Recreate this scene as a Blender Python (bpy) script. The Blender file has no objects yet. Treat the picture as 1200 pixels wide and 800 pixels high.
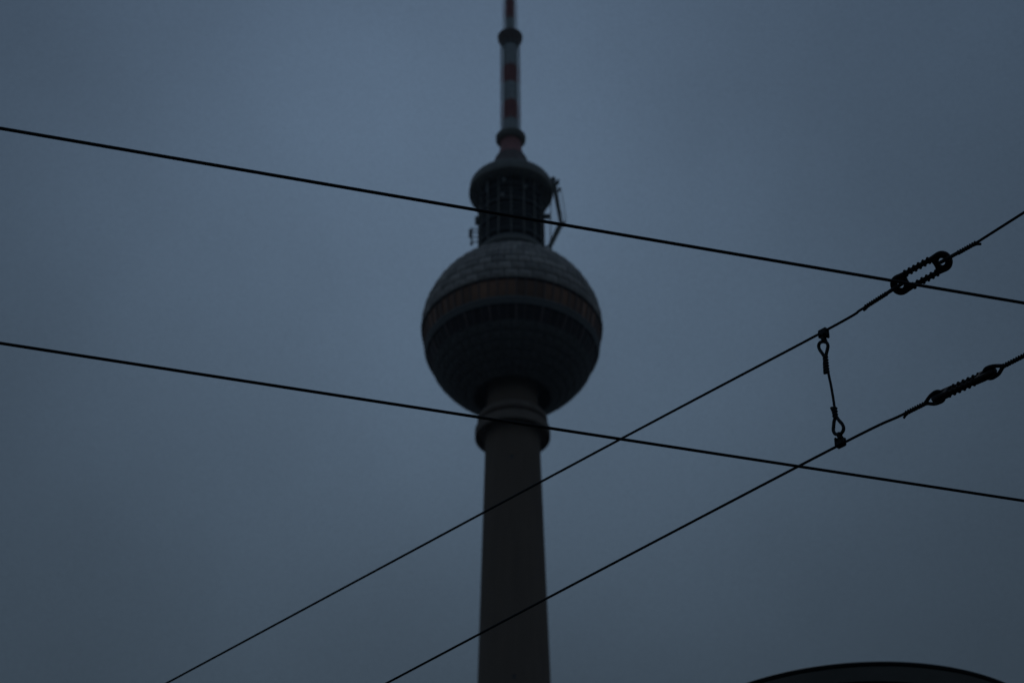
import bpy, bmesh, math, random
from math import sin, cos, tan, atan, pi, radians, degrees, sqrt
from mathutils import Vector, Matrix

random.seed(7)
sc = bpy.context.scene
COL = sc.collection

# ------------------------------------------------------------------ camera
cam_d = bpy.data.cameras.new('camera')
cam = bpy.data.objects.new('camera', cam_d)
COL.objects.link(cam)
PITCH = radians(37.2)
cam.location = (0.0, 0.0, 1.6)
cam.matrix_world = (Matrix.Translation((0, 0, 1.6)) @ Matrix.Rotation(radians(90) + PITCH, 4, 'X')
                    @ Matrix.Rotation(radians(-0.36), 4, 'Z'))
cam_d.sensor_width = 36.0
cam_d.lens = 70.29
cam_d.clip_start = 0.1
cam_d.clip_end = 20000.0
cam_d.dof.use_dof = True
cam_d.dof.focus_distance = 7.1
cam_d.dof.aperture_fstop = 5.0
sc.camera = cam

# ------------------------------------------------------------------ sky, sun, exposure
SUN_EL = radians(46)
SUN_AZ = radians(-3)          # measured from +Y towards +X: behind the tower, hidden by cloud
w = bpy.data.worlds.new('World')
sc.world = w
w.use_nodes = True
nt = w.node_tree
for n in list(nt.nodes):
    nt.nodes.remove(n)
N = nt.nodes.new
L = nt.links.new
out = N('ShaderNodeOutputWorld')
sky = N('ShaderNodeTexSky')
sky.sky_type = 'NISHITA'
sky.sun_disc = False
sky.sun_elevation = SUN_EL
sky.sun_rotation = SUN_AZ
sky.air_density = 2.0
sky.dust_density = 4.0
bg_sky = N('ShaderNodeBackground')
bg_sky.inputs['Strength'].default_value = 0.05
L(sky.outputs[0], bg_sky.inputs['Color'])


def math_node(tree, op, a, b=None, c=None):
    m = tree.nodes.new('ShaderNodeMath')
    m.operation = op
    for i, v in enumerate((a, b, c)):
        if v is None:
            continue
        if isinstance(v, (int, float)):
            m.inputs[i].default_value = v
        else:
            tree.links.new(v, m.inputs[i])
    return m.outputs[0]


geo = N('ShaderNodeTexCoord')
sep = N('ShaderNodeSeparateXYZ')
L(geo.outputs['Generated'], sep.inputs[0])
# overcast luminance: brighter towards the zenith
up = math_node(nt, 'MAXIMUM', sep.outputs['Z'], 0.0)
grad = math_node(nt, 'MULTIPLY_ADD', up, 0.0535, 0.0262)
# the glow of the hidden sun through the cloud
dot = N('ShaderNodeVectorMath')
dot.operation = 'DOT_PRODUCT'
L(geo.outputs['Generated'], dot.inputs[0])
GEL, GAZ = radians(40.0), radians(-2.0)
dot.inputs[1].default_value = (cos(GEL) * sin(GAZ), cos(GEL) * cos(GAZ), sin(GEL))
d0 = math_node(nt, 'MAXIMUM', dot.outputs['Value'], 0.0)
lobe = math_node(nt, 'POWER', d0, 40.0)
glow = math_node(nt, 'MULTIPLY_ADD', lobe, 1.25, 0.95)
# soft uneven cloud base
noise = N('ShaderNodeTexNoise')
noise.inputs['Scale'].default_value = 6.0
noise.inputs['Detail'].default_value = 3.0
noise.inputs['Roughness'].default_value = 0.45
L(geo.outputs['Generated'], noise.inputs['Vector'])
nz = math_node(nt, 'MULTIPLY_ADD', noise.outputs['Fac'], 0.50, 0.75)
fine = N('ShaderNodeTexNoise')
fine.inputs['Scale'].default_value = 900.0
fine.inputs['Detail'].default_value = 2.0
L(geo.outputs['Generated'], fine.inputs['Vector'])
nf = math_node(nt, 'MULTIPLY_ADD', fine.outputs['Fac'], 0.32, 0.84)
lum = math_node(nt, 'MULTIPLY', math_node(nt, 'MULTIPLY', grad, glow), math_node(nt, 'MULTIPLY', nz, nf))
ramp = N('ShaderNodeValToRGB')
ramp.color_ramp.elements[0].position = 0.42
ramp.color_ramp.elements[0].color = (0.665, 1.0, 1.39, 1)
ramp.color_ramp.elements[1].position = 0.76
ramp.color_ramp.elements[1].color = (0.63, 1.0, 1.55, 1)
L(up, ramp.inputs[0])
bg_cloud = N('ShaderNodeBackground')
L(ramp.outputs[0], bg_cloud.inputs['Color'])
L(lum, bg_cloud.inputs['Strength'])
mix = N('ShaderNodeMixShader')
mix.inputs[0].default_value = 0.996
L(bg_sky.outputs[0], mix.inputs[1])
L(bg_cloud.outputs[0], mix.inputs[2])
L(mix.outputs[0], out.inputs['Surface'])

sun_d = bpy.data.lights.new('sun', 'SUN')
sun_d.energy = 0.03
sun_d.angle = radians(25)
sun_d.color = (1.0, 0.96, 0.9)
sun = bpy.data.objects.new('sun', sun_d)
COL.objects.link(sun)
sdir = Vector((cos(SUN_EL) * sin(SUN_AZ), cos(SUN_EL) * cos(SUN_AZ), sin(SUN_EL)))
sun.rotation_euler = sdir.to_track_quat('Z', 'Y').to_euler()
sun.location = (0, 0, 50)

sc.view_settings.view_transform = 'Standard'
sc.view_settings.look = 'None'
sc.view_settings.exposure = 0.0
sc.view_settings.gamma = 1.0
sc.view_settings.use_curve_mapping = False


# ------------------------------------------------------------------ materials
def mat(name, col, rough=0.6, metal=0.0, var=0.25, scale=3.0, col2=None, bump=0.0, stretch=(1, 1, 1),
        rand=0.0, spec=0.5):
    m = bpy.data.materials.new(name)
    m.use_nodes = True
    t = m.node_tree
    b = t.nodes['Principled BSDF']
    b.inputs['Roughness'].default_value = rough
    b.inputs['Metallic'].default_value = metal
    b.inputs['Specular IOR Level'].default_value = spec
    tc = t.nodes.new('ShaderNodeTexCoord')
    mp = t.nodes.new('ShaderNodeMapping')
    mp.inputs['Scale'].default_value = stretch
    t.links.new(tc.outputs['Object'], mp.inputs['Vector'])
    nz = t.nodes.new('ShaderNodeTexNoise')
    nz.inputs['Scale'].default_value = scale
    nz.inputs['Detail'].default_value = 6
    nz.inputs['Roughness'].default_value = 0.6
    t.links.new(mp.outputs[0], nz.inputs['Vector'])
    r = t.nodes.new('ShaderNodeValToRGB')
    r.color_ramp.elements[0].position = 0.32
    r.color_ramp.elements[1].position = 0.68
    c2 = col2 or tuple(c * (1 - var) for c in col)
    r.color_ramp.elements[0].color = (*c2, 1)
    r.color_ramp.elements[1].color = (*col, 1)
    t.links.new(nz.outputs['Fac'], r.inputs[0])
    last = r.outputs[0]
    if rand > 0:
        oi = t.nodes.new('ShaderNodeObjectInfo')
        v = math_node(t, 'MULTIPLY_ADD', oi.outputs['Random'], 2 * rand, 1 - rand)
        vm = t.nodes.new('ShaderNodeVectorMath')
        vm.operation = 'SCALE'
        t.links.new(last, vm.inputs[0])
        t.links.new(v, vm.inputs['Scale'])
        last = vm.outputs[0]
    t.links.new(last, b.inputs['Base Color'])
    if bump > 0:
        bp = t.nodes.new('ShaderNodeBump')
        bp.inputs['Strength'].default_value = bump
        bp.inputs['Distance'].default_value = 0.02
        t.links.new(nz.outputs['Fac'], bp.inputs['Height'])
        t.links.new(bp.outputs[0], b.inputs['Normal'])
    return m


M = {}
M['concrete'] = mat('weathered_concrete', (0.31, 0.215, 0.155), 0.85, 0, 0.16, 0.8, bump=0.2, stretch=(1, 1, 0.12))
M['concrete_pale'] = mat('pale_concrete', (0.37, 0.275, 0.215), 0.8, 0, 0.25, 0.5, bump=0.1)
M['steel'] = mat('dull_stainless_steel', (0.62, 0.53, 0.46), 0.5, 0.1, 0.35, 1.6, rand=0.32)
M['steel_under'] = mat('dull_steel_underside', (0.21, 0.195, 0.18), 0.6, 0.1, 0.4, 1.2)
M['seam'] = mat('dark_seam', (0.05, 0.052, 0.056), 0.7, 0.1)
M['frame'] = mat('grey_metal_trim', (0.26, 0.25, 0.24), 0.5, 0.2, 0.2, 2.0)
M['bronze_glass'] = mat('bronze_glass', (0.38, 0.18, 0.10), 0.35, 0.1, 0.5, 0.22, rand=0.45)
M['dark_glass'] = mat('dark_glass', (0.06, 0.045, 0.045), 0.35, 0.0, 0.3, 0.5, rand=0.3)
M['mullion'] = mat('brown_mullion', (0.26, 0.19, 0.175), 0.5, 0.2, 0.2, 1.0)
M['dark_wall'] = mat('dark_blue_grey_cladding', (0.10, 0.11, 0.12), 0.6, 0.1, 0.3, 1.0)
M['louvre'] = mat('louvre_metal', (0.17, 0.17, 0.17), 0.5, 0.2, 0.2, 1.0)
M['rim'] = mat('grey_painted_steel', (0.36, 0.34, 0.30), 0.55, 0.1, 0.3, 0.6)
M['cap'] = mat('reddish_brown_cap_sheeting', (0.27, 0.19, 0.17), 0.6, 0.0, 0.35, 0.8)
M['red'] = mat('mist_paled_red_paint', (0.66, 0.28, 0.26), 0.6, 0.0, 0.25, 1.0)  # red lightened and greyed: mist around the antenna is put into the colour
M['white'] = mat('mist_paled_white_paint', (0.82, 0.84, 0.83), 0.6, 0.0, 0.25, 1.0)  # white brightened too, its share of the antenna mist painted in
M['dish'] = mat('pale_antenna_plastic', (0.5, 0.5, 0.48), 0.5)
M['wire'] = mat('oxidised_copper_wire', (0.025, 0.022, 0.02), 0.55, 0.3, 0.3, 30)
M['cable'] = mat('tarred_steel_cable', (0.02, 0.02, 0.021), 0.6, 0.2, 0.3, 40)
M['insul'] = mat('dark_brown_glazed_insulator', (0.022, 0.014, 0.012), 0.55, 0.0, 0.4, 30, spec=0.25)
M['clamp'] = mat('dark_cast_metal', (0.02, 0.02, 0.02), 0.5, 0.3, 0.4, 60)
M['lamp_body'] = mat('black_lamp_paint', (0.012, 0.012, 0.013), 0.5, 0.0, 0.2, 8)
M['lamp_under'] = mat('grey_lamp_reflector', (0.58, 0.55, 0.50), 0.5, 0.0, 0.2, 8)
M['diffuser'] = mat('unlit_grey_diffuser', (0.05, 0.055, 0.055), 0.3, 0.0, 0.2, 8)
M['paving'] = mat('granite_paving', (0.15, 0.147, 0.14), 0.9, 0, 0.3, 2.0, bump=0.3)


# ------------------------------------------------------------------ mesh helpers
def obj(name, bm, m, parent=None, smooth=False, stuff=False):
    me = bpy.data.meshes.new(name)
    bmesh.ops.recalc_face_normals(bm, faces=bm.faces)
    bm.to_mesh(me)
    bm.free()
    for mm in (m if isinstance(m, (list, tuple)) else [m]):
        me.materials.append(mm)
    o = bpy.data.objects.new(name, me)
    COL.objects.link(o)
    if parent:
        o.parent = parent
    if smooth:
        me.shade_smooth()
        try:
            me.set_sharp_from_angle(angle=radians(38))
        except Exception:
            pass
    if stuff:
        o['kind'] = 'stuff'
    return o


def share(name, src, parent, rotz=0.0, m=None):
    o = src.copy()
    o.name = name
    COL.objects.link(o)
    o.parent = parent
    o.rotation_euler = (0, 0, rotz)
    return o


def thing(name, label, cat, loc=(0, 0, 0), group=None):
    o = bpy.data.objects.new(name, None)
    COL.objects.link(o)
    o.location = loc
    o['label'] = label
    o['category'] = cat
    if group:
        o['group'] = group
    return o


def lathe(bm, prof, seg=64, closed=False, off=0.0, a0=0.0, a1=2 * pi):
    """profile [(r, z)] turned round the z axis"""
    full = abs((a1 - a0) - 2 * pi) < 1e-6
    n = seg if full else seg + 1
    rings = []
    for r, z in prof:
        if r < 1e-6:
            rings.append([bm.verts.new((0, 0, z))])
        else:
            rings.append([bm.verts.new((r * cos(a0 + (a1 - a0) * k / seg + off),
                                        r * sin(a0 + (a1 - a0) * k / seg + off), z)) for k in range(n)])
    pairs = list(zip(rings[:-1], rings[1:]))
    if closed:
        pairs.append((rings[-1], rings[0]))
    for A, B in pairs:
        for k in range(n if full else n - 1):
            k2 = (k + 1) % n
            if len(A) == 1 and len(B) == 1:
                continue
            if len(A) == 1:
                bm.faces.new((A[0], B[k], B[k2]))
            elif len(B) == 1:
                bm.faces.new((A[k], A[k2], B[0]))
            else:
                bm.faces.new((A[k], A[k2], B[k2], B[k]))
    return bm


def tube(bm, pts, r, seg=8, caps=True):
    """round tube through points; r a number or a list"""
    pts = [Vector(p) for p in pts]
    n = len(pts)
    rr = r if isinstance(r, (list, tuple)) else [r] * n
    prev = None
    rings = []
    for i in range(n):
        t = (pts[min(i + 1, n - 1)] - pts[max(i - 1, 0)]).normalized()
        if prev is None:
            ref = Vector((0, 0, 1)) if abs(t.z) < 0.9 else Vector((1, 0, 0))
            u = t.cross(ref).normalized()
        else:
            u = (prev - t * prev.dot(t)).normalized()
        prev = u
        v = t.cross(u)
        rings.append([bm.verts.new(pts[i] + (u * cos(2 * pi * k / seg) + v * sin(2 * pi * k / seg)) * rr[i])
                      for k in range(seg)])
    for A, B in zip(rings[:-1], rings[1:]):
        for k in range(seg):
            bm.faces.new((A[k], A[(k + 1) % seg], B[(k + 1) % seg], B[k]))
    if caps:
        bm.faces.new(rings[0])
        bm.faces.new(rings[-1])
    return bm


def box(bm, c, s, rot=None):
    c = Vector(c)
    vs = []
    for x in (-.5, .5):
        for y in (-.5, .5):
            for z in (-.5, .5):
                p = Vector((x * s[0], y * s[1], z * s[2]))
                if rot is not None:
                    p = rot @ p
                vs.append(bm.verts.new(c + p))
    for f in ((0, 1, 3, 2), (4, 6, 7, 5), (0, 4, 5, 1), (2, 3, 7, 6), (0, 2, 6, 4), (1, 5, 7, 3)):
        bm.faces.new([vs[i] for i in f])
    return bm


def B():
    return bmesh.new()


# ------------------------------------------------------------------ ground
bm = B()
S = 9000
lv = [bm.verts.new((x, y, 0)) for x, y in ((-S, -S), (S, -S), (S, S), (-S, S))]
bm.faces.new(lv)
g = obj('ground', bm, M['paving'])
g['kind'] = 'structure'

# ------------------------------------------------------------------ television tower
TY = 281.0
tower = thing('television_tower',
              'tall concrete television tower with steel sphere and red and white striped antenna',
              'tower', (0, TY, 0))
SZ, R = 217.17, 16.0
# shaft: flared foot, long taper; shallow joint every lift of formwork
prof = [(16.0, 0), (13.2, 4), (11.4, 10), (10.0, 18), (9.1, 27)]
z = 27.0


def shaft_r(h):
    if h < 148:
        return 5.73 + (148 - h) * (8.9 - 5.73) / (148 - 27)
    return 5.73 - (h - 148) * 0.0236


bm = B()
while z < 193.6:
    prof.append((shaft_r(z), z))
    z += 4.0
prof.append((4.68, 197))
lathe(bm, prof, 72)
shaft = obj('shaft', bm, M['concrete'], tower, smooth=True)
# small openings in the shaft towards the camera
for h, a in ((187.2, -0.03), (146.0, 0.0)):
    bm = B()
    rr = shaft_r(h)
    box(bm, (a * rr, -rr - 0.005, h), (0.4, 0.12, 0.55))
    box(bm, (a * rr, -rr - 0.09, h + 0.33), (0.55, 0.16, 0.07))
    obj('shaft_vent', bm, M['louvre'], shaft)

# collar under the sphere
bm = B()
lathe(bm, [(4.72, 195.6), (5.9, 195.5), (6.22, 194.3), (6.3, 194.1), (6.44, 194.25), (6.44, 195.7), (6.3, 195.95),
           (5.3, 196.05), (5.1, 196.2), (5.1, 196.8)], 72)
obj('collar', bm, M['concrete_pale'], tower, smooth=True)
bm = B()
lathe(bm, [(5.12, 196.8), (5.7, 196.85), (6.0, 197.1), (6.0, 197.9), (5.8, 198.25), (4.44, 198.5)], 72)
obj('collar_ring', bm, M['concrete_pale'], tower, smooth=True)
bm = B()
lathe(bm, [(4.4, 198.3), (4.4, 205.3)], 64)
obj('neck', bm, M['concrete'], tower, smooth=True)


def sp(phi, rad=R):
    return (rad * cos(radians(phi)), SZ + rad * sin(radians(phi)))


# inner shell of the sphere: carries every panel; recesses behind the windows
bm = B()
pr = [(4.45, 205.2), (6.2, 205.1), (6.42, 202.75)]
pr += [sp(p, R - 0.12) for p in range(-66, -30, 3)]
pr += [sp(-30.6, R - 0.1), sp(-30.3, R - 0.48), sp(-25, R - 0.46), sp(-20.4, R - 0.48), sp(-20.2, R - 0.12)]
pr += [sp(-15.2, R - 0.1), sp(-15.0, R - 0.46), sp(-8, R - 0.46), sp(-2.6, R - 0.46), sp(-2.4, R - 0.12)]
pr += [sp(p, R - 0.12) for p in (1, 5, 9, 13, 17)]
pr += [sp(18.4, R - 0.12), sp(18.7, R - 0.32), sp(19.1, R - 0.32), sp(19.4, R - 0.18)]
pr += [sp(p, R - 0.18) for p in (23, 27, 31, 35, 39, 43, 46)]
pr += [(8.6, 230.3), (6.45, 230.6)]
lathe(bm, pr, 96)
sphere = obj('sphere', bm, M['seam'], tower, smooth=True)


def panel_mesh(p0, p1, ncol, rad, gap=0.07, rise=0.14, nested=None):
    """one faceted pyramid panel between two latitudes, centred on azimuth -Y"""
    b = nested if nested is not None else B()
    da = pi / ncol

    def P(phi, a, rd):
        r_, z_ = sp(phi, rd)
        return (r_ * sin(a), -r_ * cos(a), z_)
    ga = gap / max(1.0, rad * cos(radians((p0 + p1) / 2)))
    gp = degrees(gap / rad) * (1.7 if nested is None else 1.3)
    out_ = [(p0 + gp, -da + ga), (p0 + gp, da - ga), (p1 - gp, da - ga), (p1 - gp, -da + ga)]
    pm, hh = (p0 + p1) / 2, (p1 - p0) * 0.5
    inn = [(pm - hh * .25, -da * .3), (pm - hh * .25, da * .3), (pm + hh * .25, da * .3), (pm + hh * .25, -da * .3)]
    return b, P, out_, inn, rise, rad


def add_panel(b, P, out_, inn, rise, rad, rot=0.0):
    bk = [b.verts.new(P(p, a + rot, rad - 0.12)) for p, a in out_]
    o = [b.verts.new(P(p, a + rot, rad)) for p, a in out_]
    i = [b.verts.new(P(p, a + rot, rad + rise)) for p, a in inn]
    for k in range(4):
        b.faces.new((bk[k], bk[(k + 1) % 4], o[(k + 1) % 4], o[k]))
        b.faces.new((o[k], o[(k + 1) % 4], i[(k + 1) % 4], i[k]))
    b.faces.new(i)


NC = 42
rows = [(-2.0, 4.9, R), (4.9, 11.8, R), (11.8, 18.5, R), (19.2, 26.0, R - 0.1), (26.0, 32.8, R - 0.1),
        (32.8, 39.4, R - 0.1), (39.4, 46.0, R - 0.1)]
for i, (p0, p1, rad) in enumerate(rows):
    a = panel_mesh(p0, p1, NC, rad)
    add_panel(*a)
    first = obj('roof_panel', a[0], M['steel'], sphere)
    offr = (i % 2) * pi / NC
    first.rotation_euler = (0, 0, offr)
    for k in range(1, NC):
        share('roof_panel', first, sphere, offr + 2 * pi * k / NC)

# underside panels (too dark and small to pick apart)
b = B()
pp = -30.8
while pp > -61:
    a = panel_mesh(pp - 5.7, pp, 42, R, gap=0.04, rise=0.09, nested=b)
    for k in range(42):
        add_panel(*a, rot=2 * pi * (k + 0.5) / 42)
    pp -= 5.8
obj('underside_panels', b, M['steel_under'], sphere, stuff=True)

# lip over the windows, grey cornice between the two window bands, lower sill
bm = B()
lathe(bm, [sp(-2.5, R - 0.64), sp(-2.45, R + 0.02), sp(-2.1, R + 0.06)], 96)
obj('window_lip', bm, M['seam'], sphere, smooth=True)
bm = B()
lathe(bm, [sp(-20.3, R - 0.7), sp(-20.1, R + 0.02), sp(-18.6, R + 0.05), sp(-18.4, R - 0.03), sp(-16.8, R - 0.01), sp(-16.6, R + 0.07), sp(-15.2, R + 0.02),
           sp(-15.0, R - 0.6)], 96)
obj('cornice', bm, M['frame'], sphere, smooth=True)
bm = B()
lathe(bm, [sp(-30.9, R - 0.1), sp(-30.8, R + 0.06), sp(-30.3, R + 0.06), sp(-30.2, R - 0.7)], 96)
obj('window_sill', bm, M['frame'], sphere, smooth=True)


def pane_mesh(p0, p1, ncol, rad, frac):
    b = B()
    da = pi / ncol * frac
    vs = []
    for rd in (rad - 0.08, rad):
        for p, a in ((p0, -da), (p0, da), (p1, da), (p1, -da)):
            r_, z_ = sp(p, rd)
            vs.append(b.verts.new((r_ * sin(a), -r_ * cos(a), z_)))
    for f in ((0, 1, 2, 3), (4, 5, 6, 7), (0, 1, 5, 4), (1, 2, 6, 5), (2, 3, 7, 6), (3, 0, 4, 7)):
        b.faces.new([vs[i] for i in f])
    return b


NW = 60
for nm, p0, p1, m in (('restaurant_window', -14.7, -2.8, 'bronze_glass'), ('observation_window', -29.9, -20.6, 'dark_glass')):
    f = obj(nm, pane_mesh(p0, p1, NW, R - 0.26, 0.93), M[m], sphere)
    for k in range(1, NW):
        share(nm, f, sphere, 2 * pi * k / NW)
# mullions: slim ones between panes, thick ones every third pane on the lower band
for nm, p0, p1, n, wd, dp, m in (('window_mullion', -14.9, -2.6, 60, 0.14, 0.22, 'mullion'),
                                 ('window_mullion', -30.1, -20.4, 60, 0.10, 0.16, 'mullion'),
                                 ('window_pier', -30.1, -20.4, 20, 0.36, 0.24, 'mullion')):
    b = B()
    da = wd / (2 * 14.5)
    vs = []
    for rd in (R - 0.44, R - 0.26 + dp):
        for p, a in ((p0, -da), (p0, da), (p1, da), (p1, -da)):
            r_, z_ = sp(p, rd)
            vs.append(b.verts.new((r_ * sin(a), -r_ * cos(a), z_)))
    for ff in ((0, 1, 2, 3), (4, 5, 6, 7), (0, 1, 5, 4), (1, 2, 6, 5), (2, 3, 7, 6), (3, 0, 4, 7)):
        b.faces.new([vs[i] for i in ff])
    f = obj(nm, b, M[m], sphere)
    f.rotation_euler = (0, 0, pi / NW)
    for k in range(1, n):
        share(nm, f, sphere, pi / NW + 2 * pi * k / n)

# equipment drum above the sphere
bm = B()
lathe(bm, [(6.35, 230.4), (6.35, 234.1), (6.0, 234.2), (6.0, 235.0), (5.2, 235.2)], 64)
obj('drum_base', bm, M['frame'], tower, smooth=True)
bm = B()
lathe(bm, [(6.42, 233.1), (6.62, 233.2), (6.62, 233.9), (6.4, 234.15)], 64)
obj('drum_ring', bm, M['rim'], tower, smooth=True)
bm = B()
lathe(bm, [(5.3, 235.0), (5.3, 249.2)], 64)
drum = obj('drum_wall', bm, M['dark_wall'], tower, smooth=True)
z = 236.0
while z < 248.9:
    bm = B()
    deep = 6.15 if abs((z - 236.0) % 3.6) < 0.01 else 5.85
    lathe(bm, [(5.3, z), (deep, z - 0.12), (deep, z + 0.14), (5.3, z + 0.22)], 64)
    obj('louvre_ring', bm, M['louvre'], drum, smooth=True)
    z += 0.9
bm = B()
box(bm, (0, -6.0, 242.1), (0.22, 0.28, 14.2))
f = obj('drum_post', bm, M['rim'], tower)
for k in range(1, 16):
    share('drum_post', f, tower, 2 * pi * k / 16)
# flared platform rim with open underside
bm = B()
lathe(bm, [(5.32, 248.7), (6.3, 248.6), (7.7, 249.1), (7.86, 249.3), (7.86, 249.9), (7.70, 251.2), (7.45, 251.6), (6.0, 251.7)], 80)
obj('platform_rim', bm, M['rim'], tower, smooth=True)
bm = B()
f = None
for k in range(24):
    a = 2 * pi * k / 24
    tube(bm, [(6.05 * cos(a), 6.05 * sin(a), 245.6), (7.55 * cos(a), 7.55 * sin(a), 248.95)], 0.09, 5)
obj('platform_brackets', bm, M['dark_wall'], tower)
bm = B()
lathe(bm, [(5.3, 244.7), (6.1, 244.6), (6.1, 244.85), (5.3, 244.9)], 64)
obj('lower_platform', bm, M['dark_wall'], tower, smooth=True)
# cap cone
bm = B()
lathe(bm, [(7.3, 251.62), (6.0, 251.9), (4.6, 254.0), (3.4, 256.6), (3.1, 257.7), (2.85, 258.3), (1.9, 258.4)], 64)
obj('cap', bm, M['cap'], tower, smooth=True)

# antenna
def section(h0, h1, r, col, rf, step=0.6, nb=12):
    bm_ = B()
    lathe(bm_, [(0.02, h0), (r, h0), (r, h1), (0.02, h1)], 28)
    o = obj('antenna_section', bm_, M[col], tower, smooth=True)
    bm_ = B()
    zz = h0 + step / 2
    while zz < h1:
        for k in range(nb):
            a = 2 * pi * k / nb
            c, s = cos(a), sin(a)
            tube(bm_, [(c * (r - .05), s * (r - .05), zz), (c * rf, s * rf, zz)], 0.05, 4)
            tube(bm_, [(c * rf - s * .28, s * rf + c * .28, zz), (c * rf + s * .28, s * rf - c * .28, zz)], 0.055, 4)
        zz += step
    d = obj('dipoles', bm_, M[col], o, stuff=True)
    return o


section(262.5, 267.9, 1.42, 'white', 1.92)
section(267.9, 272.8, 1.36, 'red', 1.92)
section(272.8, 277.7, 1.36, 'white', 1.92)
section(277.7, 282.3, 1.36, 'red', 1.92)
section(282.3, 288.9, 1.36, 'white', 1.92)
bm = B()
lathe(bm, [(2.7, 258.3), (2.42, 259.2), (2.12, 260.3), (1.96, 262.6), (1.6, 262.7)], 40)
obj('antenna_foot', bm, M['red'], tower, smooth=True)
bm = B()
lathe(bm, [(1.6, 262.3), (2.45, 262.5), (2.85, 263.0), (2.88, 263.75), (2.6, 264.0), (1.5, 264.05)], 48)
obj('antenna_platform', bm, M['rim'], tower, smooth=True)
bm = B()
lathe(bm, [(1.58, 288.3), (1.75, 289.0), (2.42, 290.2), (2.48, 291.1), (2.2, 291.4), (0.9, 291.5)], 48)
obj('antenna_platform', bm, M['mullion'], tower, smooth=True)
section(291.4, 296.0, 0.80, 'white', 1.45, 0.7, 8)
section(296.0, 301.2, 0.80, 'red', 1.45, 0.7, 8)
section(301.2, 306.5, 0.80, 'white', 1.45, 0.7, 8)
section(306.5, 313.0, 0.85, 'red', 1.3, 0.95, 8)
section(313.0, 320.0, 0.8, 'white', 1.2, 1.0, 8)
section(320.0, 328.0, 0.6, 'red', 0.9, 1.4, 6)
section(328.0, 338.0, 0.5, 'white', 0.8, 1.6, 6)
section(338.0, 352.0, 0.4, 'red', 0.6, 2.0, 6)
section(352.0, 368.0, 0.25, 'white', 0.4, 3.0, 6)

# maintenance crane on the right of the drum
bm = B()
tube(bm, [(7.6, -0.3, 252.0), (8.15, -0.3, 250.9), (9.15, -0.3, 242.3)], [0.38, 0.50, 0.36], 6)
crane = obj('crane_boom', bm, M['rim'], tower)
bm = B()
tube(bm, [(9.9, -0.3, 242.1), (9.0, -0.3, 241.4), (7.1, -0.3, 236.6)], [0.30, 0.52, 0.44], 6)
tube(bm, [(7.1, -0.3, 236.6), (6.0, -0.2, 236.2)], 0.22, 6)
tube(bm, [(7.1, -0.3, 236.6), (7.2, -0.3, 235.7)], 0.28, 6)
obj('crane_jib', bm, M['rim'], tower)
bm = B()
tube(bm, [(7.45, -0.3, 249.3), (7.15, -0.3, 237.0)], 0.09, 5)
tube(bm, [(9.35, -0.3, 250.2), (10.2, -0.3, 242.4)], 0.06, 5)
tube(bm, [(8.6, -0.3, 247.0), (10.0, -0.3, 242.2)], 0.05, 5)
obj('crane_cable', bm, M['frame'], tower)
for (x, y, z, s) in ((7.9, -1.0, 252.2, 0.9), (8.6, -0.6, 251.6, 0.8), (8.3, 0.4, 250.6, 0.75), (8.9, -0.2, 252.6, 0.5), (8.95, -.3, 249.8, .5)):
    bm = B()
    rt = Matrix.Rotation(random.uniform(-.5, .5), 3, 'Y')
    box(bm, (x, y, z), (s, s * .6, s), rt)
    tube(bm, [(x, y, z), (x - 0.9, y, z - 0.5)], 0.08, 5)
    bmesh.ops.bevel(bm, geom=bm.edges[:12], offset=0.12, segments=2, affect='EDGES')
    obj('relay_antenna', bm, M['frame'], tower)
bm = B()
bmesh.ops.create_icosphere(bm, subdivisions=2, radius=0.32, matrix=Matrix.Translation((9.1, -0.4, 250.3)))
obj('obstruction_lamp', bm, M['seam'], tower, smooth=True)
# bracket aerial on the left of the drum
bm = B()
for zz in (237.6, 238.7, 239.8, 240.6):
    tube(bm, [(-5.9, -0.3, zz), (-7.35, -0.3, zz)], 0.12, 5)
tube(bm, [(-7.3, -0.3, 236.9), (-7.3, -0.3, 240.9)], 0.17, 6)
box(bm, (-7.5, -0.3, 239.6), (0.6, 0.5, 1.7))
box(bm, (-7.3, -0.3, 237.1), (0.5, 0.4, 0.4))
obj('bracket_aerial', bm, M['frame'], tower)
bm = B()
box(bm, (-6.35, -0.4, 242.6), (0.7, 0.8, 1.5))
obj('equipment_box', bm, M['frame'], tower)
bm = B()
box(bm, (6.6, -0.2, 243.7), (1.2, 0.8, 0.6))
obj('equipment_box', bm, M['frame'], tower)
# pale dishes and poles seen against the drum
for (x, z, r_) in ((-1.35, 247.4, 0.42), (-1.6, 243.8, 0.40), (2.6, 246.0, 0.35)):
    bm = B()
    y = -sqrt(6.2 ** 2 - x * x) - 0.15
    mt = Matrix.Translation((x, y, z)) @ Matrix.Rotation(radians(90), 4, 'X')
    tmp = B()
    lathe(tmp, [(0.0, 0.0), (r_ * .6, 0.06), (r_, 0.2), (r_, 0.26), (r_ * .6, 0.12), (0, 0.07)], 20)
    tmp.transform(mt)
    me = bpy.data.meshes.new('t')
    tmp.to_mesh(me)
    tmp.free()
    bm.from_mesh(me)
    bpy.data.meshes.remove(me)
    tube(bm, [(x, y + 0.05, z), (x, y + 0.6, z - 0.2)], 0.06, 5)
    obj('dish_antenna', bm, M['dish'], tower, smooth=True)
bm = B()
tube(bm, [(-4.35, -4.75, 245.4), (-4.35, -4.75, 248.4)], 0.16, 8)
tube(bm, [(-4.35, -4.75, 246.9), (-4.1, -4.4, 246.9)], 0.06, 5)
obj('pole_antenna', bm, M['dish'], tower, smooth=True)


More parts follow.
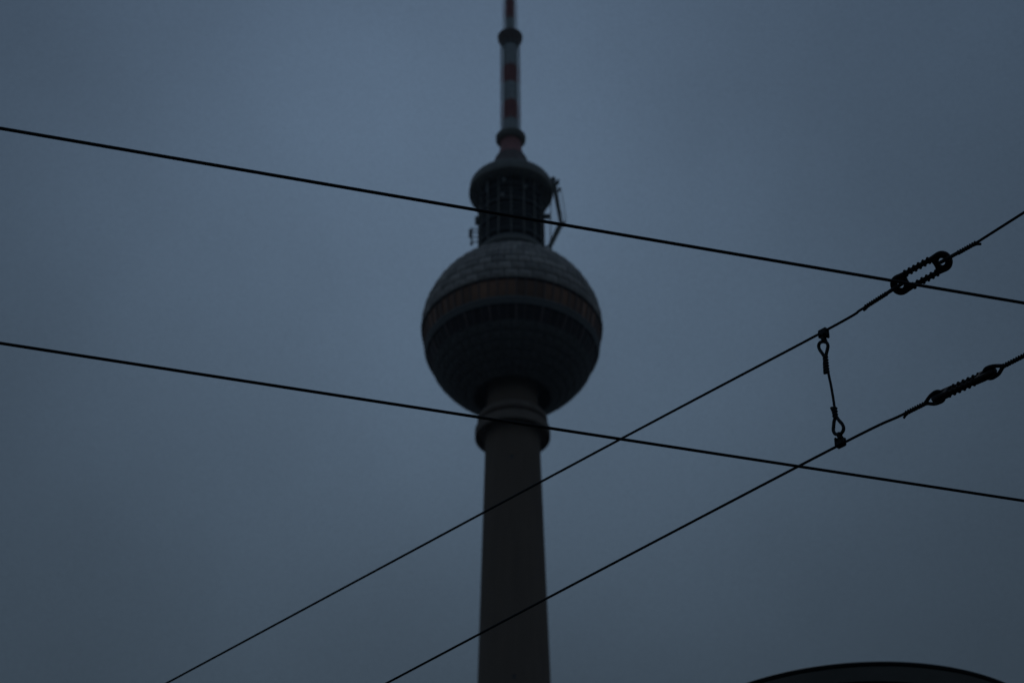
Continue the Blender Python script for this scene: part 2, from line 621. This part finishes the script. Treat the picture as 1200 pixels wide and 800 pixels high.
# ------------------------------------------------------------------ overhead wires
def helix(bm_, a, b_, rad, r, pitch, seg=6, phase=0.0):
    a, b_ = Vector(a), Vector(b_)
    ax = b_ - a
    ln = ax.length
    ax.normalize()
    u = ax.cross(Vector((0, 0, 1))).normalized()
    v = ax.cross(u)
    n = max(8, int(ln / pitch * 10))
    pts = []
    for i in range(n + 1):
        t = i / n * ln
        an = 2 * pi * t / pitch + phase
        pts.append(a + ax * t + (u * cos(an) + v * sin(an)) * rad)
    tube(bm_, pts, r, seg)


def line_pts(p, q, ext0, ext1, sag, n=40):
    p, q = Vector(p), Vector(q)
    d = (q - p).normalized()
    a, b_ = p - d * ext0, q + d * ext1
    ln = (b_ - a).length
    res = []
    for i in range(n + 1):
        t = i / n
        # sag measured so that the seen ends stay where they are
        tp, tq = ext0 / ln, (ln - ext1) / ln
        s = -sag * ((t - tp) * (tq - t)) / (((tq - tp) / 2) ** 2)
        res.append(a + (b_ - a) * t + Vector((0, 0, s)))
    return res


ends = {'A': ((-1.4791, 4.2344, 5.6000), (1.6566, 5.0816, 5.6000)), 'B': ((-1.6925, 5.2615, 5.6000), (1.8935, 6.2649, 5.6000))}
for k, lab, rr in (('A', 'upper of the two parallel contact wires, crossing the drum above the sphere', 0.0054),
                   ('B', 'lower of the two parallel contact wires, crossing the collar under the sphere', 0.0057)):
    bm = B()
    pts = line_pts(*ends[k], 10, 10, 0.0015)
    tube(bm, pts, rr, 10)
    o = obj('contact_wire', bm, M['wire'], None, smooth=True)
    o['label'] = 'black ' + lab
    o['category'] = 'wire'
    o['group'] = 'tram contact wires overhead'

VIEW = Vector((0, cos(PITCH), sin(PITCH)))


def span(s_, z_):
    """a point of the vertical plane both span wires hang in: metres along it, height"""
    return Vector((1.2491 + 0.69806 * s_, 6.3668 + -0.71604 * s_, z_))


HOLE = 0.0985          # from the middle of the insulator to either eye
THROAT = 0.072         # from the eye to where the cable loop closes


def insulator(center, axis, normal, label):
    """long loop insulator: two eyed end plates joined by two ribbed rods"""
    t = thing('loop_insulator', label, 'insulator', center, 'strain insulators in the span wires')
    x = axis.normalized()
    zv = (normal - x * normal.dot(x)).normalized()
    yv = zv.cross(x)
    t.matrix_world = Matrix.Translation(center) @ Matrix((x, yv, zv)).transposed().to_4x4()
    for sgn in (-1, 1):
        bm_ = B()
        n = 72
        levels = [(0.0, -0.008), (0.18, -0.0140), (0.75, -0.0130), (1.0, -0.006), (1.0, 0.006), (0.75, 0.0130), (0.18, 0.0140), (0.0, 0.008)]
        hx = HOLE
        rings = []
        for (f_, hz) in levels:
            ring = []
            for k in range(n):
                a = 2 * pi * k / n
                ca, sa = cos(a), sin(a)
                # outward (ca > 0): round end; inward: shoulders reaching for the rods, concave middle
                ro = 0.0415
                if ca < 0:
                    ro = 0.02
                    while ro < 0.09:
                        px_, py_ = -ro * ca, abs(ro * sa)
                        if py_ > 0.0415 - 0.0045 * px_ / 0.05 or px_ > 0.034 + 0.014 * (py_ / 0.037) ** 2:
                            break
                        ro += 0.0004
                ri = 0.0140 + 0.0015 * abs(ca)
                rad_ = ri + (ro - ri) * f_
                ring.append(bm_.verts.new((sgn * (hx + rad_ * ca), rad_ * sa, hz)))
            rings.append(ring)
        m_ = len(rings)
        for i in range(m_):
            A_, B_ = rings[i], rings[(i + 1) % m_]
            for k in range(n):
                bm_.faces.new((A_[k], A_[(k + 1) % n], B_[(k + 1) % n], B_[k]))
        obj('end_plate', bm_, M['insul'], t, smooth=True)
    for sgn in (-1, 1):
        bm_ = B()
        prof_ = [(0.0001, -0.068), (0.0100, -0.068)]
        for k in range(6):
            cx = (k - 2.5) * 0.0218 + sgn * 0.002
            prof_ += [(0.0100, cx - 0.0042), (0.0150, cx - 0.0022), (0.0155, cx), (0.0150, cx + 0.0022), (0.0100, cx + 0.0042)]
        prof_ += [(0.0100, 0.068), (0.0001, 0.068)]
        lathe(bm_, prof_, 20)
        bm_.transform(Matrix.Translation((0, sgn * 0.0285, 0)) @ Matrix.Rotation(radians(90), 4, 'Y'))
        obj('ribbed_rod', bm_, M['insul'], t, smooth=True)
    return t, x, yv, zv


def cable_end(parent_name, label, eye, out_dir, zv, far_pts, grip_len, tail=1.0, group='span wires of the tram line', r=0.0053):
    """a span wire whose end loops through an insulator eye: wire, loop, twisted grip"""
    t = thing(parent_name, label, 'wire', eye, group)
    inv = Matrix.Translation(-Vector(eye))
    throat = eye + out_dir * THROAT
    bm_ = B()
    pts = []
    w_ = 0.0205
    # teardrop loop through the eye, crossing the plate along its normal
    for s_, d_ in ((0.0, THROAT + 0.004), (0.006, THROAT - 0.008), (0.016, 0.042), (w_, 0.022), (w_ * .95, 0.008), (w_ * .62, -0.002), (0, -0.0055),
                   (-w_ * .62, -0.002), (-w_ * .95, 0.008), (-w_, 0.022), (-0.017, 0.044), (-0.006, THROAT - 0.008), (0.0, THROAT + 0.004)):
        pts.append(eye + out_dir * d_ + zv * s_)
    sm = []
    for i in range(len(pts) - 1):                      # Catmull-Rom
        p0 = pts[max(i - 1, 0)]; p1 = pts[i]; p2 = pts[i + 1]; p3 = pts[min(i + 2, len(pts) - 1)]
        for j in range(4):
            u = j / 4
            sm.append(0.5 * ((2 * p1) + (p2 - p0) * u + (2 * p0 - 5 * p1 + 4 * p2 - p3) * u * u + (3 * p1 - p0 - 3 * p2 + p3) * u ** 3))
    sm.append(pts[-1])
    tube(bm_, sm, 0.0074, 8)
    bm_.transform(inv)
    obj('cable_loop', bm_, M['cable'], t, smooth=True)
    gdir = out_dir
    g1 = throat + gdir * grip_len
    bm_ = B()
    tube(bm_, [throat - gdir * 0.002, g1], 0.0052, 8)
    helix(bm_, throat - gdir * 0.002, g1, 0.0060, 0.0041, 0.022, 6, 0.0)
    helix(bm_, throat - gdir * 0.002, g1, 0.0060, 0.0041, 0.022, 6, pi)
    side = gdir.cross(VIEW).normalized()
    if side.z > 0:
        side = -side
    tube(bm_, [g1 - gdir * 0.012 + side * 0.004, g1 + side * 0.007, g1 + gdir * 0.013 + side * (0.013 * tail)], 0.0052, 6)
    bm_.transform(inv)
    obj('twisted_grip', bm_, M['cable'], t, smooth=True)
    bm_ = B()
    tube(bm_, [throat] + far_pts, r, 8)
    bm_.transform(inv)
    obj('strand', bm_, M['cable'], t, smooth=True)
    return t


# upper span wire (C)
cC = (span(0.4851, 6.4887))
aC = (span(0.5880, 6.4874) - span(0.3788, 6.4890)).normalized()
ins, x_, y_, z_ = insulator(cC, aC, (cC - Vector((0, 0, 1.6))).normalized(), 'flat ribbed loop insulator seen face on, in the upper slanting wire')
eyeL, eyeR = cC - x_ * HOLE, cC + x_ * HOLE
kC = span(0.0001, 6.4722)
mC = span(-1.2583, 6.5093)
lC = span(-4.4335, 6.5823)


def smooth_line(ps, ext=0.0, n=8):
    """Catmull-Rom through ps, extended straight past the last point"""
    ps = [Vector(p) for p in ps]
    res = []
    for i in range(len(ps) - 1):
        p0 = ps[i - 1] if i > 0 else ps[i] * 2 - ps[i + 1]
        p1, p2 = ps[i], ps[i + 1]
        p3 = ps[i + 2] if i + 2 < len(ps) else ps[i + 1] * 2 - ps[i]
        for j in range(n):
            u = j / n
            res.append(0.5 * ((2 * p1) + (p2 - p0) * u + (2 * p0 - 5 * p1 + 4 * p2 - p3) * u * u
                              + (3 * p1 - p0 - 3 * p2 + p3) * u ** 3))
    res.append(ps[-1])
    if ext:
        res.append(ps[-1] + (ps[-1] - ps[-2]).normalized() * ext)
    return res


dirL = (span(0.1986, 6.4769) - eyeL).normalized()
dirR = (span(0.7775, 6.4855) - eyeR).normalized()
cable_end('span_wire', 'long black upper slanting wire left of the face-on insulator, crossing the tower shaft', eyeL, dirL, z_,
          smooth_line([eyeL + dirL * (THROAT + 0.115), kC, mC, lC], 9.0), 0.105, tail=0.6)
rC = span(0.9612, 6.5008)
cable_end('span_wire', 'short black wire rising to the right from the face-on insulator', eyeR, dirR, z_,
          smooth_line([eyeR + dirR * (THROAT + 0.095), rC], 6.0), 0.088)

# lower span wire (D)
cD = span(0.5848, 5.9012)
aD = (span(0.7354, 5.8929) - span(0.4305, 5.9097)).normalized()
rayD = (cD - Vector((0, 0, 1.6))).normalized()
zD = aD.cross(rayD).normalized()
nD = (Matrix.Rotation(radians(12), 3, aD) @ zD)
ins, x_, y_, z_ = insulator(cD, aD, nD, 'ribbed loop insulator seen edge on, in the lower slanting wire')
eyeL, eyeR = cD - x_ * HOLE, cD + x_ * HOLE
jD = span(0.0137, 5.9197)
dirL = (span(0.2967, 5.9099) - eyeL).normalized()
dirR = (span(0.8461, 5.8948) - eyeR).normalized()
cable_end('span_wire', 'long black lower slanting wire left of the edge-on insulator, running to the bottom edge', eyeL, dirL, z_,
          smooth_line([eyeL + dirL * (THROAT + 0.105), jD, span(-1.2838, 5.9130), span(-2.6276, 5.9000)], 9.0), 0.097)
cable_end('span_wire', 'short thick twisted wire leaving the edge-on insulator at the right edge', eyeR, dirR, z_,
          [eyeR + dirR * (THROAT + 0.2), eyeR + dirR * 6.0], 0.16)

# ------------------------------------------------------------------ dropper between the two span wires
drop = thing('dropper_cable', 'short looped dropper cable clamped between the upper and lower slanting wires', 'cable', kC)
inv = Matrix.Translation(-kC)
cdirC = (kC - mC).normalized()
cdirD = (span(0.2967, 5.9099) - jD).normalized()


def clamp(at, cdir, toward, h=0.040):
    """two bolted jaws holding the span wire, with a hanger eye"""
    up_ = -toward
    up_ = (up_ - cdir * up_.dot(cdir)).normalized()
    sd = cdir.cross(up_).normalized()
    rot = Matrix((cdir, sd, up_)).transposed()
    first_ = None
    for s_ in (-1, 1):
        bm_ = B()
        box(bm_, (0, 0, 0), (0.042, 0.013, h))
        bmesh.ops.bevel(bm_, geom=bm_.edges[:], offset=0.0045, segments=3, affect='EDGES')
        bm_.transform(Matrix.Translation(at - up_ * (h * .5 - 0.010) + sd * (s_ * 0.0075)) @ rot.to_4x4())
        bm_.transform(inv)
        o_ = obj('clamp_jaw', bm_, M['clamp'], drop, smooth=True)
    bm_ = B()
    c_ = at - up_ * (h * .55)
    for q in (-0.009, 0.009):
        tube(bm_, [c_ + cdir * q - sd * 0.019, c_ + cdir * q - sd * 0.012], 0.0062, 6)
        tube(bm_, [c_ + cdir * q + sd * 0.012, c_ + cdir * q + sd * 0.018], 0.0062, 6)
        tube(bm_, [c_ + cdir * q - sd * 0.021, c_ + cdir * q + sd * 0.020], 0.0035, 8)
    bm_.transform(inv)
    obj('clamp_bolt', bm_, M['clamp'], drop, smooth=True)
    bm_ = B()
    c_ = at - up_ * (h + 0.001)
    pts_ = [c_ + (-up_ * cos(a) + sd * sin(a)) * 0.011 for a in [2 * pi * k / 16 for k in range(17)]]
    tube(bm_, pts_, 0.0060, 8, caps=False)
    tube(bm_, [c_ + up_ * 0.018, c_ + up_ * 0.006], 0.0085, 8)
    bm_.transform(inv)
    obj('hanger_eye', bm_, M['clamp'], drop, smooth=True)


clamp(kC, cdirC, span(-0.0149, 6.3883) - kC, 0.040)
clamp(jD, cdirD, span(0.0160, 6.0002) - jD, 0.038)


def drop_part(name, pts, r, helixed=None, seg=8):
    bm_ = B()
    tube(bm_, [span(*p) for p in pts], r, seg)
    if helixed:
        a_, b2 = span(*helixed[0]), span(*helixed[1])
        helix(bm_, a_, b2, 0.0085, 0.0040, 0.014, 6)
    bm_.transform(inv)
    return obj(name, bm_, M['cable'], drop, smooth=True)


def cr(pts, n=5):
    res = []
    for i in range(len(pts) - 1):
        p0 = Vector(pts[max(i - 1, 0)]); p1 = Vector(pts[i]); p2 = Vector(pts[i + 1]); p3 = Vector(pts[min(i + 2, len(pts) - 1)])
        for j in range(n):
            u = j / n
            res.append(tuple(0.5 * ((2 * p1) + (p2 - p0) * u + (2 * p0 - 5 * p1 + 4 * p2 - p3) * u * u + (3 * p1 - p0 - 3 * p2 + p3) * u ** 3)))
    res.append(tuple(pts[-1]))
    return res


drop_part('cable_loop', cr([(-0.0089, 6.3468), (-0.0188, 6.3742), (-0.0292, 6.3990), (-0.0311, 6.4185), (-0.0237, 6.4290), (-0.0083, 6.4265), (0.0074, 6.4136),
                            (0.0130, 6.3961), (0.0081, 6.3783), (0.0003, 6.3609), (-0.0040, 6.3442)]), 0.0070)
drop_part('sleeve', [(-0.0069, 6.3521), (-0.0071, 6.2995), (-0.0072, 6.2718)], 0.0092, ((-0.0060, 6.3494), (-0.0075, 6.2766)))
drop_part('cable_tail', [(-0.0135, 6.3239), (-0.0174, 6.2731)], 0.0070)
drop_part('strand', cr([(-0.0025, 6.2886), (0.0002, 6.2495), (0.0039, 6.2019), (0.0063, 6.1512), (0.0072, 6.1098), (0.0070, 6.0855)]), 0.0054)
drop_part('sleeve', [(0.0067, 6.0958), (0.0058, 6.0436)], 0.0092, ((0.0068, 6.0937), (0.0060, 6.0455)))
drop_part('cable_tail', [(-0.0060, 6.1019), (0.0008, 6.0765)], 0.0072)
drop_part('cable_loop', cr([(0.0078, 6.0527), (-0.0018, 6.0373), (-0.0075, 6.0160), (-0.0110, 5.9957), (-0.0045, 5.9777), (0.0132, 5.9664), (0.0295, 5.9695),
                            (0.0372, 5.9836), (0.0333, 6.0044), (0.0209, 6.0275), (0.0110, 6.0511)]), 0.0070)

# ------------------------------------------------------------------ street lamp with round shade, lower right
LX, LY, LZ, LR = 0.8418, 4.60, 3.7812, 0.495
lamp = thing('street_lamp', 'round black street lamp shade cut off by the bottom right edge', 'street lamp', (LX, LY, 0))
bm = B()
prof = [(0.0, LZ + 0.105), (0.10, LZ + 0.10), (0.25, LZ + 0.072), (0.36, LZ + 0.04), (LR - 0.004, LZ + 0.009), (LR, LZ + 0.006), (LR, LZ + 0.003),
        (LR - 0.003, LZ - 0.002), (LR - 0.007, LZ - 0.001)]
lathe(bm, prof, 128)
obj('shade', bm, M['lamp_body'], lamp, smooth=True)
bm = B()
lathe(bm, [(LR - 0.0075, LZ - 0.002), (LR - 0.05, LZ + 0.004), (LR - 0.095, LZ + 0.006)], 128)
obj('reflector', bm, M['lamp_under'], lamp, smooth=True)
bm = B()
lathe(bm, [(LR - 0.096, LZ + 0.007), (LR - 0.098, LZ + 0.03), (0.07, LZ + 0.034), (0.068, LZ - 0.02), (0.0, LZ - 0.02)], 96)
obj('inner_recess', bm, M['lamp_body'], lamp, smooth=True)
bm = B()
lathe(bm, [(0.0, LZ - 0.23), (0.06, LZ - 0.225), (0.085, LZ - 0.18), (0.085, LZ - 0.03), (0.07, LZ - 0.021)], 48)
obj('glass_cylinder', bm, M['diffuser'], lamp, smooth=True)
bm = B()
lathe(bm, [(0.11, 0.0), (0.11, 0.04), (0.06, 0.06), (0.055, 1.0), (0.05, LZ - 0.28), (0.065, LZ - 0.26), (0.065, LZ - 0.215), (0, LZ - 0.215)], 32)
obj('pole', bm, M['lamp_body'], lamp, smooth=True)

# ------------------------------------------------------------------ thin evening haze
bm = B()
box(bm, (0, 0, 184.5), (19000, 19000, 371))
haze = obj('haze', bm, [], None)
hm = bpy.data.materials.new('haze_air')
hm.use_nodes = True
for n in list(hm.node_tree.nodes):
    hm.node_tree.nodes.remove(n)
ho = hm.node_tree.nodes.new('ShaderNodeOutputMaterial')
hv = hm.node_tree.nodes.new('ShaderNodeVolumePrincipled')
hv.inputs['Color'].default_value = (0.85, 0.9, 0.95, 1)
hv.inputs['Density'].default_value = 0.00014
hm.node_tree.links.new(hv.outputs[0], ho.inputs['Volume'])
haze.data.materials.append(hm)
haze['kind'] = 'stuff'
